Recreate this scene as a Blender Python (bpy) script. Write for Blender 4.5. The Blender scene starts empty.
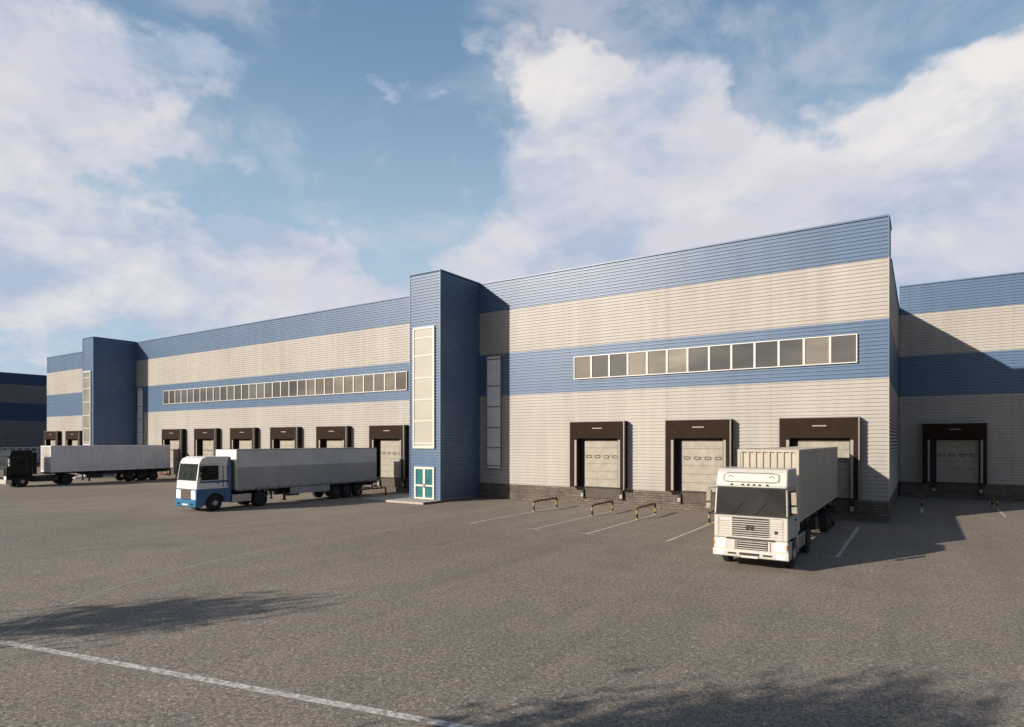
import bpy, math, random
from mathutils import Vector, Matrix
R = math.radians
rnd = random.Random(11)
sc = bpy.context.scene
COL = sc.collection

# ------------------------------------------------------------------ camera
cd = bpy.data.cameras.new('camera')
cam = bpy.data.objects.new('camera', cd)
COL.objects.link(cam)
cam.location = (0, 0, 4.2)
cam.rotation_euler = (R(90), 0, R(33.2564))
cd.sensor_width = 36.0
cd.lens = 36.0 * 623.0 / 1024.0
cd.shift_y = 76.5 / 1024.0
cd.clip_start = 0.1
cd.clip_end = 5000
sc.camera = cam

# ------------------------------------------------------------------ exposure
sc.view_settings.view_transform = 'Standard'
sc.view_settings.look = 'None'
sc.view_settings.gamma = 1.0
sc.view_settings.use_curve_mapping = False
sc.view_settings.exposure = 0.19

# ------------------------------------------------------------------ sun
SUNV = Vector((0.573, 1.0, -0.43)).normalized()      # direction the light travels
sd = bpy.data.lights.new('sun', 'SUN')
sd.energy = 5.0
sd.angle = R(0.6)
sd.color = (1.0, 0.90, 0.79)
sun = bpy.data.objects.new('sun', sd)
COL.objects.link(sun)
sun.rotation_euler = SUNV.to_track_quat('-Z', 'Y').to_euler()
SUN_EL = math.asin(-SUNV.z)
to_sun = -SUNV
SUN_ROT = math.atan2(to_sun.x, to_sun.y)

# ------------------------------------------------------------------ world
W = bpy.data.worlds.new('World')
sc.world = W
W.use_nodes = True
nt = W.node_tree
nt.nodes.clear()
N, Lk = nt.nodes, nt.links

def wmath(op, a, b=None, clamp=False):
    n = N.new('ShaderNodeMath'); n.operation = op; n.use_clamp = clamp
    for i, x in enumerate((a, b)):
        if x is None: continue
        if isinstance(x, (int, float)): n.inputs[i].default_value = x
        else: Lk.new(x, n.inputs[i])
    return n.outputs[0]

def wramp(x, lo, hi, smooth=True):
    n = N.new('ShaderNodeMapRange')
    n.interpolation_type = 'SMOOTHSTEP' if smooth else 'LINEAR'
    Lk.new(x, n.inputs[0]); n.inputs[1].default_value = lo; n.inputs[2].default_value = hi
    return n.outputs[0]

def wmix(f, a, b):
    n = N.new('ShaderNodeMix'); n.data_type = 'RGBA'
    if isinstance(f, (int, float)): n.inputs[0].default_value = f
    else: Lk.new(f, n.inputs[0])
    for i, x in ((6, a), (7, b)):
        if isinstance(x, tuple): n.inputs[i].default_value = x + (1,)
        else: Lk.new(x, n.inputs[i])
    return n.outputs[2]

sky = N.new('ShaderNodeTexSky')
sky.sky_type = 'NISHITA'; sky.sun_disc = False
sky.sun_elevation = SUN_EL; sky.sun_rotation = SUN_ROT
sky.air_density = 1.0; sky.dust_density = 1.2; sky.ozone_density = 1.6
tc = N.new('ShaderNodeTexCoord')
sep = N.new('ShaderNodeSeparateXYZ'); Lk.new(tc.outputs['Generated'], sep.inputs[0])
dx, dy, dz = sep.outputs
# compass bearing of the direction (0 = the middle of the yard, in degrees) and its elevation
cy, sy = math.cos(R(33.2564)), math.sin(R(33.2564))
rx = wmath('ADD', wmath('MULTIPLY', dx, cy), wmath('MULTIPLY', dy, sy))
fy = wmath('ADD', wmath('MULTIPLY', dx, -sy), wmath('MULTIPLY', dy, cy))
az = wmath('MULTIPLY', wmath('ARCTAN2', rx, fy), 57.2958)
el = wmath('MULTIPLY', wmath('ARCSINE', dz), 57.2958)
def noise(scale, detail=8, rough=0.55, vec=None, dist=0.0):
    n = N.new('ShaderNodeTexNoise')
    n.inputs['Scale'].default_value = scale; n.inputs['Detail'].default_value = detail
    n.inputs['Roughness'].default_value = rough; n.inputs['Distortion'].default_value = dist
    Lk.new(vec if vec is not None else tc.outputs['Generated'], n.inputs['Vector'])
    return n.outputs[0]
mp = N.new('ShaderNodeMapping'); mp.inputs['Scale'].default_value = (1, 1, 1.5)
Lk.new(tc.outputs['Generated'], mp.inputs[0])
mp2 = N.new('ShaderNodeMapping'); mp2.inputs['Scale'].default_value = (1, 1, 2.6); mp2.inputs['Location'].default_value = (3, 1, 7)
Lk.new(tc.outputs['Generated'], mp2.inputs[0])
n_big = noise(3.2, 10, 0.55, mp.outputs[0], 0.3)
n_det = noise(11.0, 8, 0.6, mp.outputs[0], 0.2)
n_soft = noise(2.6, 5, 0.55, mp2.outputs[0], 0.3)
n_wisp = noise(6.0, 8, 0.62, mp.outputs[0], 0.5)
# bearings wobble so that outlines of the cloud banks billow
azw = wmath('ADD', az, wmath('MULTIPLY', wmath('SUBTRACT', n_big, 0.5), 22))
elw = wmath('ADD', el, wmath('ADD', wmath('MULTIPLY', wmath('SUBTRACT', n_soft, 0.5), 12), wmath('MULTIPLY', wmath('SUBTRACT', n_det, 0.5), 9)))
def pxa(x, y):
    dxp = x - 512.0
    return math.degrees(math.atan2(dxp, 623.0)), math.degrees(math.atan2(440.0 - y, math.hypot(623.0, dxp)))
def bank(x, y, wx, wy, amp, A=azw, E=elw):
    a0, e0 = pxa(x, y)
    a = wmath('DIVIDE', wmath('SUBTRACT', A, a0), wx)
    e = wmath('DIVIDE', wmath('SUBTRACT', E, e0), wy)
    q = wmath('ADD', wmath('MULTIPLY', a, a), wmath('MULTIPLY', e, e))
    return wmath('MULTIPLY', wmath('POWER', 2.71828, wmath('MULTIPLY', q, -1.0)), amp)
def total(lst):
    s = lst[0]
    for x in lst[1:]: s = wmath('ADD', s, x)
    return s
banks = total([
    bank(640, 190, 10.5, 9.5, 1.15), bank(572, 85, 4.2, 5.5, 1.0), bank(560, 250, 9, 6, 0.8), bank(700, 150, 6.5, 4.5, 0.6),
    bank(900, 190, 12, 5.5, 1.25), bank(1015, 120, 7, 6.5, 1.3), bank(800, 225, 9, 4.5, 0.75), bank(960, 150, 6, 5, 0.6),
    bank(320, 285, 17, 4.5, 0.70), bank(60, 300, 14, 5, 1.0), bank(250, 275, 9, 4, 0.6), bank(200, 60, 6, 2, 0.4), bank(20, 40, 6, 5, .15), bank(42, 172, 3.6, 2.4, 0.8), bank(150, 280, 4, 3, 0.5),
    bank(-50, 70, 7, 12, 0.62), bank(105, 100, 7, 4, 0.33), bank(1100, 300, 14, 9, 0.7), bank(215, 155, 8, 2.6, 0.4),
    bank(395, 108, 2.6, 1.2, 0.5), bank(455, 112, 3.0, 1.0, 0.4), bank(495, 12, 5, 2.5, 0.45), bank(180, 80, 8, 2.0, 0.3)])
# beyond the picture the cover is plain noise
away = wmath('MAXIMUM', wramp(wmath('ABSOLUTE', az), 52, 85), wramp(el, 36, 48))
near = wmath('SUBTRACT', 1.0, away)
other = wmath('MULTIPLY', wramp(n_big, 0.55, 0.8), 0.35)
cover = wmath('ADD', wmath('MULTIPLY', banks, near), wmath('MULTIPLY', other, away))
n_mid = noise(7.0, 9, 0.58, mp.outputs[0], 0.15)
ragged = wmath('ADD', cover, wmath('ADD', wmath('MULTIPLY', wmath('SUBTRACT', n_mid, 0.5), 1.1), wmath('MULTIPLY', wmath('SUBTRACT', n_det, 0.5), 0.35)))
mask = wramp(ragged, 0.33, 0.78)
wisps = wmath('MULTIPLY', wramp(wmath('ADD', n_wisp, wmath('MULTIPLY', wmath('SUBTRACT', n_soft, 0.5), 0.8)), 0.40, 0.80), 0.5)
wisps = wmath('MULTIPLY', wisps, near)
hz = wmath('MULTIPLY', wmath('MULTIPLY', wramp(el, 30, 0, True), 0.42), near)
maskall = wmath('MAXIMUM', wmath('MAXIMUM', wmath('MULTIPLY', mask, 0.92), wisps), hz, True)
# sunlit cream tops, lilac bodies
n_up = N.new('ShaderNodeMapping'); n_up.inputs['Location'].default_value = (0.0, 0.0, 0.06)
n_up.inputs['Scale'].default_value = (1, 1, 1.5)
Lk.new(tc.outputs['Generated'], n_up.inputs[0])
n_mid2 = noise(7.0, 9, 0.58, n_up.outputs[0], 0.15)
relief = wmath('SUBTRACT', n_mid, n_mid2)
rims = total([bank(560, 62, 4, 4.5, 1.0), bank(940, 92, 11, 3.0, 0.75), bank(1020, 45, 6, 3, 0.6), bank(735, 185, 6, 2.0, 0.35), bank(35, 172, 4, 3, 0.6), bank(140, 270, 4, 4, 0.6), bank(40, 330, 14, 4, .35)])
lit = wmath('ADD', wmath('MULTIPLY', rims, 0.8), wmath('MULTIPLY', relief, 2.0), True)
body = wmix(wramp(wmath('ADD', n_soft, wmath('MULTIPLY', wmath('SUBTRACT', n_wisp, 0.5), 0.6)), 0.34, 0.62), (3.35, 4.0, 5.15), (5.3, 5.2, 5.75))
cloud = wmix(lit, body, (6.9, 6.55, 6.3))
# the sky strength is 0.115: the blue of the air is the Nishita sky, a little lifted towards a soft azure
air = wmix(0.8, sky.outputs[0], (1.25, 2.25, 3.6))
air = wmix(wmath('MULTIPLY', wramp(el, 38, 8), 0.72), air, (3.6, 5.1, 6.1))
air = wmix(away, air, wmix(0.6, sky.outputs[0], (0.55, 0.9, 1.6)))
skyc = wmix(maskall, air, cloud)
bg = N.new('ShaderNodeBackground'); bg.inputs[1].default_value = 0.115
Lk.new(skyc, bg.inputs[0])
wo = N.new('ShaderNodeOutputWorld'); Lk.new(bg.outputs[0], wo.inputs[0])

# ------------------------------------------------------------------ materials
def mat(name, col, rough=0.6, metal=0.0, var=0.0, vscale=2.0, spec=0.5, bump=0.0, bscale=30.0, emit=None, dirt=None, coat=0.0):
    m = bpy.data.materials.new(name); m.use_nodes = True
    t = m.node_tree; b = t.nodes['Principled BSDF']
    b.inputs['Base Color'].default_value = (*col, 1)
    b.inputs['Roughness'].default_value = rough
    b.inputs['Metallic'].default_value = metal
    b.inputs['Specular IOR Level'].default_value = spec
    b.inputs['Coat Weight'].default_value = coat
    g = t.nodes.new('ShaderNodeNewGeometry')
    if var:
        n = t.nodes.new('ShaderNodeTexNoise'); n.inputs['Scale'].default_value = vscale; n.inputs['Detail'].default_value = 6
        t.links.new(g.outputs['Position'], n.inputs['Vector'])
        r = t.nodes.new('ShaderNodeMapRange'); r.inputs[1].default_value = 0.3; r.inputs[2].default_value = 0.7
        r.inputs[3].default_value = 1 - var; r.inputs[4].default_value = 1 + var
        t.links.new(n.outputs[0], r.inputs[0])
        mx = t.nodes.new('ShaderNodeMix'); mx.data_type = 'RGBA'; mx.blend_type = 'MULTIPLY'; mx.inputs[0].default_value = 1
        mx.inputs[6].default_value = (*col, 1); t.links.new(r.outputs[0], mx.inputs[7])
        out = mx.outputs[2]
        if dirt:
            n2 = t.nodes.new('ShaderNodeTexNoise'); n2.inputs['Scale'].default_value = vscale * 2.3; n2.inputs['Detail'].default_value = 9
            n2.inputs['Roughness'].default_value = 0.7
            mpp = t.nodes.new('ShaderNodeMapping'); mpp.inputs['Scale'].default_value = (1, 1, 0.25); mpp.inputs['Location'].default_value = (5, 3, 1)
            t.links.new(g.outputs['Position'], mpp.inputs[0]); t.links.new(mpp.outputs[0], n2.inputs['Vector'])
            r2 = t.nodes.new('ShaderNodeMapRange'); r2.inputs[1].default_value = 0.5; r2.inputs[2].default_value = 0.75; r2.inputs[4].default_value = dirt[3]
            t.links.new(n2.outputs[0], r2.inputs[0])
            m2 = t.nodes.new('ShaderNodeMix'); m2.data_type = 'RGBA'; t.links.new(r2.outputs[0], m2.inputs[0])
            t.links.new(out, m2.inputs[6]); m2.inputs[7].default_value = (*dirt[:3], 1); out = m2.outputs[2]
        t.links.new(out, b.inputs['Base Color'])
    if bump:
        n3 = t.nodes.new('ShaderNodeTexNoise'); n3.inputs['Scale'].default_value = bscale; n3.inputs['Detail'].default_value = 5
        t.links.new(g.outputs['Position'], n3.inputs['Vector'])
        bp = t.nodes.new('ShaderNodeBump'); bp.inputs['Strength'].default_value = bump; bp.inputs['Distance'].default_value = 0.02
        t.links.new(n3.outputs[0], bp.inputs['Height']); t.links.new(bp.outputs[0], b.inputs['Normal'])
    if emit:
        b.inputs['Emission Color'].default_value = (*emit[:3], 1); b.inputs['Emission Strength'].default_value = emit[3]
    return m

M = {}
M['beige'] = mat('beige_sheet', (0.41, 0.384, 0.348), 0.5, var=0.07, vscale=0.25, spec=0.4, dirt=(0.29, 0.26, 0.22, 0.32))
M['blue'] = mat('blue_sheet', (0.096, 0.158, 0.255), 0.42, var=0.06, vscale=0.35, spec=0.5, dirt=(0.11, 0.165, 0.25, 0.3))
M['shaded_blue'] = mat('shaded_blue_sheet', (0.03, 0.062, 0.15), 0.42, var=0.08, vscale=0.3, spec=0.5)  # darker copy of the blue sheet, shade put into the colour
M['bright_frame'] = mat('bright_frame', (0.85, 0.84, 0.82), 0.5, var=0.05)
M['shaded_beige'] = mat('shaded_beige_sheet', (0.17, 0.175, 0.18), 0.5, var=0.05, vscale=0.35)  # darker copy of the beige sheet, shade put into the colour
M['roof'] = mat('roof_membrane', (0.3, 0.3, 0.29), 0.9, var=0.1)
M['white'] = mat('white_paint', (0.6, 0.58, 0.54), 0.4, var=0.06, vscale=3)
M['concrete'] = mat('concrete', (0.42, 0.39, 0.35), 0.85, var=0.12, vscale=3, bump=0.3)
M['brown'] = mat('shelter_brown', (0.028, 0.0175, 0.0115), 0.9, spec=0.15, var=0.12, vscale=2, bump=0.15, bscale=12)
M['black'] = mat('black_rubber', (0.02, 0.02, 0.021), 0.75, var=0.2, vscale=5, bump=0.2)
M['void'] = mat('dark_reveal', (0.018, 0.018, 0.024), 0.8, var=0.1)
M['alu'] = mat('aluminium_edge', (0.22, 0.21, 0.195), 0.5, metal=0.3, var=0.06)
M['padstripe'] = mat('pale_stripe', (0.30, 0.275, 0.24), 0.6, var=0.08, vscale=5)
M['door'] = mat('door_panel', (0.33, 0.30, 0.242), 0.6, var=0.16, vscale=2.2, bump=0.15, bscale=9, dirt=(0.24, 0.21, 0.165, 0.6))
M['pit'] = mat('dock_pit', (0.085, 0.068, 0.054), 0.8, var=0.15, vscale=4)
M['buffer'] = mat('pale_buffer', (0.33, 0.31, 0.27), 0.7, var=0.2, vscale=8)
M['teal'] = mat('teal_glass', (0.045, 0.17, 0.185), 0.08, spec=0.9, var=0.2, vscale=1.5)
M['frame_white'] = mat('window_frame_white', (0.60, 0.58, 0.54), 0.4, var=0.04)
M['cream'] = mat('cream_frame', (0.62, 0.60, 0.53), 0.45, var=0.04)
M['panelglass'] = mat('frosted_glass', (0.43, 0.41, 0.355), 0.22, spec=0.6, var=0.06, vscale=0.9)
M['olive'] = mat('tinted_glass', (0.22, 0.21, 0.17), 0.15, spec=0.7, var=0.25, vscale=0.8)
M['sun_patch'] = mat('painted_sun_patch', (0.78, 0.75, 0.72), 0.25, spec=0.6, var=0.08, vscale=1.2)  # pale colour stands for sunlight falling on the wall
M['dull_brown'] = mat('dull_brown_mat', (0.16, 0.10, 0.06), 0.8, var=0.3, vscale=6)
M['chassis'] = mat('chassis_black', (0.022, 0.021, 0.02), 0.6, var=0.3, vscale=4)
M['tyre'] = mat('tyre_rubber', (0.018, 0.018, 0.018), 0.85, var=0.2, vscale=8, bump=0.4, bscale=40)
M['rim'] = mat('wheel_rim', (0.48, 0.46, 0.45), 0.5, metal=0.2, var=0.15, vscale=6)
M['darkrim'] = mat('dark_wheel_rim', (0.07, 0.07, 0.07), 0.5, metal=0.3, var=0.15, vscale=6)
M['wpaint'] = mat('cab_white', (0.54, 0.51, 0.455), 0.35, var=0.05, vscale=2, coat=0.3, dirt=(0.40, 0.36, 0.30, 0.4))
M['mirror'] = mat('mirror_shell', (0.30, 0.255, 0.20), 0.5, var=0.3, vscale=9)
M['wpaint2'] = mat('cab_bright_white', (0.74, 0.72, 0.68), 0.3, var=0.05, vscale=2, coat=0.4, dirt=(0.55, 0.50, 0.42, 0.3))
M['bpaint'] = mat('cab_blue', (0.016, 0.10, 0.26), 0.3, var=0.1, vscale=2, coat=0.5)
M['bright_blue'] = mat('bumper_blue', (0.02, 0.145, 0.28), 0.35, var=0.1, vscale=3, coat=0.4)
M['kpaint'] = mat('cab_black', (0.006, 0.006, 0.008), 0.35, spec=0.25)
M['glass_dark'] = mat('windscreen_glass', (0.025, 0.0235, 0.023), 0.3, spec=0.15, var=0.35, vscale=1.2)
M['glass_green'] = mat('windscreen_green', (0.016, 0.02, 0.017), 0.3, spec=0.12, var=0.5, vscale=2.5)
M['slot'] = mat('dark_slot', (0.03, 0.027, 0.024), 0.7)
M['seam'] = mat('panel_seam', (0.13, 0.12, 0.11), 0.7)
M['grillebrown'] = mat('grille_brown', (0.10, 0.075, 0.06), 0.6, var=0.2, vscale=9)
M['lamp'] = mat('lit_headlamp', (0.9, 0.9, 0.88), 0.2, emit=(1.0, 0.98, 0.93, 0.75))
M['amber'] = mat('amber_lens', (0.55, 0.22, 0.03), 0.3)
M['redlens'] = mat('red_lens', (0.35, 0.02, 0.01), 0.3)
M['container'] = mat('container_beige', (0.43, 0.385, 0.31), 0.55, var=0.09, vscale=1.0, dirt=(0.28, 0.20, 0.13, 0.45))
M['cgrey'] = mat('container_grey', (0.78, 0.75, 0.76), 0.55, var=0.07, vscale=0.8, dirt=(0.6, 0.55, 0.5, 0.3))
M['cwhite'] = mat('container_white', (0.80, 0.76, 0.70), 0.5, var=0.05, vscale=2)
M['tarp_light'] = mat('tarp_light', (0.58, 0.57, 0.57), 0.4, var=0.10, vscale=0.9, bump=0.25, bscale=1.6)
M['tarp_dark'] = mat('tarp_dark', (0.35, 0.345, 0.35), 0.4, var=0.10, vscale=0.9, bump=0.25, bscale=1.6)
M['tarp_white'] = mat('tarp_white', (0.80, 0.80, 0.68), 0.5, var=0.05)
M['chrome'] = mat('tank_metal', (0.45, 0.45, 0.46), 0.3, metal=0.8, var=0.1, vscale=4)
M['yellow_tip'] = mat('rail_foot', (0.3, 0.24, 0.05), 0.6)
M['bark'] = mat('bark', (0.09, 0.065, 0.045), 0.9, var=0.3, vscale=6, bump=0.6)
M['leaf'] = mat('leaf', (0.055, 0.095, 0.03), 0.6, var=0.4, vscale=0.8)
M['mark'] = mat('shelter_mark', (0.30, 0.27, 0.22), 0.6)

def weather(m, joint=6.0):
    """rain streaks down a sheet wall and the thin upright joints between its sheets"""
    t = m.node_tree; b = t.nodes['Principled BSDF']; src = b.inputs['Base Color'].links[0].from_socket
    g = t.nodes.new('ShaderNodeNewGeometry')
    mp_ = t.nodes.new('ShaderNodeMapping'); mp_.inputs['Scale'].default_value = (2.2, 2.2, 0.10); t.links.new(g.outputs['Position'], mp_.inputs[0])
    n = t.nodes.new('ShaderNodeTexNoise'); n.inputs['Scale'].default_value = 1.0; n.inputs['Detail'].default_value = 7; t.links.new(mp_.outputs[0], n.inputs['Vector'])
    r = t.nodes.new('ShaderNodeMapRange'); r.inputs[1].default_value = 0.35; r.inputs[2].default_value = 0.7; r.inputs[3].default_value = 1.03; r.inputs[4].default_value = 0.92
    t.links.new(n.outputs[0], r.inputs[0])
    sp = t.nodes.new('ShaderNodeSeparateXYZ'); t.links.new(g.outputs['Position'], sp.inputs[0])
    def mm(op, a, v):
        k = t.nodes.new('ShaderNodeMath'); k.operation = op; t.links.new(a, k.inputs[0])
        if isinstance(v, float): k.inputs[1].default_value = v
        else: t.links.new(v, k.inputs[1])
        return k.outputs[0]
    s_ = mm('ADD', sp.outputs[0], sp.outputs[1])
    fr = mm('FRACT', mm('MULTIPLY', s_, 1.0 / joint), 0.0)
    j = mm('LESS_THAN', fr, 0.03 / joint)
    jn = mm('SUBTRACT', mm('MULTIPLY', j, -0.2), -1.0)
    f = mm('MULTIPLY', r.outputs[0], jn)
    # whole sheets differ a touch in tone
    wn = t.nodes.new('ShaderNodeTexWhiteNoise'); wn.noise_dimensions = '1D'; t.links.new(mm('FLOOR', mm('MULTIPLY', s_, 1.0 / joint), 0.0), wn.inputs['W'])
    r2 = t.nodes.new('ShaderNodeMapRange'); r2.inputs[3].default_value = 0.975; r2.inputs[4].default_value = 1.02; t.links.new(wn.outputs[0], r2.inputs[0])
    f = mm('MULTIPLY', f, r2.outputs[0])
    mx = t.nodes.new('ShaderNodeMix'); mx.data_type = 'RGBA'; mx.blend_type = 'MULTIPLY'; mx.inputs[0].default_value = 1
    t.links.new(src, mx.inputs[6]); t.links.new(f, mx.inputs[7]); t.links.new(mx.outputs[2], b.inputs['Base Color'])
for k_ in ('beige', 'blue', 'shaded_blue', 'shaded_beige'): weather(M[k_])

def window_mat(name, a, b):
    m = bpy.data.materials.new(name); m.use_nodes = True
    t = m.node_tree; p = t.nodes['Principled BSDF']
    p.inputs['Roughness'].default_value = 0.12; p.inputs['Specular IOR Level'].default_value = 0.55
    g = t.nodes.new('ShaderNodeNewGeometry')
    mpn = t.nodes.new('ShaderNodeMapping'); mpn.inputs['Scale'].default_value = (0.16, 0.16, 0.5)
    t.links.new(g.outputs['Position'], mpn.inputs[0])
    n = t.nodes.new('ShaderNodeTexNoise'); n.inputs['Scale'].default_value = 1.0; n.inputs['Detail'].default_value = 7
    t.links.new(mpn.outputs[0], n.inputs['Vector'])
    mx = t.nodes.new('ShaderNodeMix'); mx.data_type = 'RGBA'
    rr = t.nodes.new('ShaderNodeMapRange'); rr.inputs[1].default_value = 0.38; rr.inputs[2].default_value = 0.62
    t.links.new(n.outputs[0], rr.inputs[0]); t.links.new(rr.outputs[0], mx.inputs[0])
    mx.inputs[6].default_value = (*a, 1); mx.inputs[7].default_value = (*b, 1)
    oi = t.nodes.new('ShaderNodeObjectInfo')
    r2 = t.nodes.new('ShaderNodeMapRange'); r2.inputs[3].default_value = 0.7; r2.inputs[4].default_value = 1.3
    t.links.new(oi.outputs['Random'], r2.inputs[0])
    m3 = t.nodes.new('ShaderNodeMix'); m3.data_type = 'RGBA'; m3.blend_type = 'MULTIPLY'; m3.inputs[0].default_value = 1
    t.links.new(mx.outputs[2], m3.inputs[6]); t.links.new(r2.outputs[0], m3.inputs[7])
    # closed blinds behind the glass: fine level slats
    wv = t.nodes.new('ShaderNodeTexWave'); wv.bands_direction = 'Z'; wv.inputs['Scale'].default_value = 3.2
    t.links.new(g.outputs['Position'], wv.inputs['Vector'])
    r3 = t.nodes.new('ShaderNodeMapRange'); r3.inputs[3].default_value = 0.82; r3.inputs[4].default_value = 1.1
    t.links.new(wv.outputs['Fac'], r3.inputs[0])
    m4 = t.nodes.new('ShaderNodeMix'); m4.data_type = 'RGBA'; m4.blend_type = 'MULTIPLY'; m4.inputs[0].default_value = 1
    t.links.new(m3.outputs[2], m4.inputs[6]); t.links.new(r3.outputs[0], m4.inputs[7])
    t.links.new(m4.outputs[2], p.inputs['Base Color'])
    return m
M['win_grey'] = window_mat('blind_glass_grey', (0.07, 0.068, 0.07), (0.12, 0.115, 0.11))
M['win_beige'] = window_mat('blind_glass_beige', (0.13, 0.115, 0.10), (0.25, 0.225, 0.19))

def brick_mat():
    m = bpy.data.materials.new('plinth_brick'); m.use_nodes = True
    t = m.node_tree; p = t.nodes['Principled BSDF']; p.inputs['Roughness'].default_value = 0.9
    g = t.nodes.new('ShaderNodeNewGeometry')
    sp = t.nodes.new('ShaderNodeSeparateXYZ'); t.links.new(g.outputs['Position'], sp.inputs[0])
    ad = t.nodes.new('ShaderNodeMath'); ad.operation = 'ADD'; t.links.new(sp.outputs[0], ad.inputs[0]); t.links.new(sp.outputs[1], ad.inputs[1])
    cb = t.nodes.new('ShaderNodeCombineXYZ'); t.links.new(ad.outputs[0], cb.inputs[0]); t.links.new(sp.outputs[2], cb.inputs[1])
    b = t.nodes.new('ShaderNodeTexBrick'); b.inputs['Scale'].default_value = 1.0
    b.inputs['Brick Width'].default_value = 0.46; b.inputs['Row Height'].default_value = 0.15; b.inputs['Mortar Size'].default_value = 0.014
    b.inputs['Color1'].default_value = (0.115, 0.092, 0.075, 1); b.inputs['Color2'].default_value = (0.17, 0.14, 0.115, 1)
    b.inputs['Mortar'].default_value = (0.06, 0.05, 0.042, 1)
    t.links.new(cb.outputs[0], b.inputs['Vector'])
    n = t.nodes.new('ShaderNodeTexNoise'); n.inputs['Scale'].default_value = 1.3; n.inputs['Detail'].default_value = 8
    t.links.new(g.outputs['Position'], n.inputs['Vector'])
    r = t.nodes.new('ShaderNodeMapRange'); r.inputs[1].default_value = 0.3; r.inputs[2].default_value = 0.7; r.inputs[3].default_value = 0.75; r.inputs[4].default_value = 1.25
    t.links.new(n.outputs[0], r.inputs[0])
    mx = t.nodes.new('ShaderNodeMix'); mx.data_type = 'RGBA'; mx.blend_type = 'MULTIPLY'; mx.inputs[0].default_value = 1
    t.links.new(b.outputs['Color'], mx.inputs[6]); t.links.new(r.outputs[0], mx.inputs[7])
    t.links.new(mx.outputs[2], p.inputs['Base Color'])
    bp = t.nodes.new('ShaderNodeBump'); bp.inputs['Strength'].default_value = 0.8; bp.inputs['Distance'].default_value = 0.02; bp.invert = True
    t.links.new(b.outputs['Fac'], bp.inputs['Height']); t.links.new(bp.outputs[0], p.inputs['Normal'])
    return m
M['brick'] = brick_mat()

def asphalt_mat():
    m = bpy.data.materials.new('asphalt'); m.use_nodes = True
    t = m.node_tree; p = t.nodes['Principled BSDF']; p.inputs['Roughness'].default_value = 0.92; p.inputs['Specular IOR Level'].default_value = 0.25
    g = t.nodes.new('ShaderNodeNewGeometry'); P = g.outputs['Position']
    def nz(s, d, lo, hi, a, b, rough=0.5, vec=P):
        n = t.nodes.new('ShaderNodeTexNoise'); n.inputs['Scale'].default_value = s; n.inputs['Detail'].default_value = d; n.inputs['Roughness'].default_value = rough
        t.links.new(vec, n.inputs['Vector'])
        r = t.nodes.new('ShaderNodeMapRange'); r.inputs[1].default_value = lo; r.inputs[2].default_value = hi; r.inputs[3].default_value = a; r.inputs[4].default_value = b
        t.links.new(n.outputs[0], r.inputs[0]); return r.outputs[0]
    def mul(a, b):
        n = t.nodes.new('ShaderNodeMath'); n.operation = 'MULTIPLY'; t.links.new(a, n.inputs[0]); t.links.new(b, n.inputs[1]); return n.outputs[0]
    big = nz(0.07, 5, 0.3, 0.7, 0.87, 1.13)
    mid = nz(0.8, 6, 0.3, 0.7, 0.94, 1.06)
    fine = nz(11, 9, 0.3, 0.7, 0.30, 1.75, 0.8)
    v = t.nodes.new('ShaderNodeTexVoronoi'); v.inputs['Scale'].default_value = 42.0
    t.links.new(P, v.inputs['Vector'])
    sv = t.nodes.new('ShaderNodeSeparateColor'); t.links.new(v.outputs['Color'], sv.inputs[0])
    rv = t.nodes.new('ShaderNodeMapRange'); rv.inputs[1].default_value = 0.0; rv.inputs[2].default_value = 1.0; rv.inputs[3].default_value = 0.66; rv.inputs[4].default_value = 1.34
    t.links.new(sv.outputs[0], rv.inputs[0])
    # scattered pale stones
    rs = t.nodes.new('ShaderNodeMapRange'); rs.inputs[1].default_value = 0.90; rs.inputs[2].default_value = 0.95; rs.inputs[3].default_value = 1.0; rs.inputs[4].default_value = 1.8
    t.links.new(sv.outputs[1], rs.inputs[0])
    # long soft drag marks that follow the lanes
    mpn = t.nodes.new('ShaderNodeMapping'); mpn.inputs['Scale'].default_value = (0.9, 0.06, 1); mpn.inputs['Rotation'].default_value = (0, 0, R(12))
    t.links.new(P, mpn.inputs[0])
    drag = nz(0.7, 4, 0.35, 0.65, 0.94, 1.05, 0.5, mpn.outputs[0])
    # darker oil and rubber where lorries stand and turn, sealed cracks
    stain = nz(0.33, 9, 0.60, 0.74, 1.0, 0.80, 0.62)
    mp3 = t.nodes.new('ShaderNodeMapping'); mp3.inputs['Scale'].default_value = (1.6, 0.035, 1); mp3.inputs['Rotation'].default_value = (0, 0, R(3))
    t.links.new(P, mp3.inputs[0])
    tracks = nz(1.0, 3, 0.55, 0.72, 1.0, 0.90, 0.5, mp3.outputs[0])
    f = mul(mul(mul(mul(mul(mul(mul(big, mid), fine), rv.outputs[0]), drag), rs.outputs[0]), stain), tracks)
    mx = t.nodes.new('ShaderNodeMix'); mx.data_type = 'RGBA'; mx.blend_type = 'MULTIPLY'; mx.inputs[0].default_value = 1
    mx.inputs[6].default_value = (0.238, 0.202, 0.162, 1); t.links.new(f, mx.inputs[7])
    t.links.new(mx.outputs[2], p.inputs['Base Color'])
    bp = t.nodes.new('ShaderNodeBump'); bp.inputs['Strength'].default_value = 0.35; bp.inputs['Distance'].default_value = 0.006
    t.links.new(mul(fine, rv.outputs[0]), bp.inputs['Height']); t.links.new(bp.outputs[0], p.inputs['Normal'])
    return m
M['asphalt'] = asphalt_mat()

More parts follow.
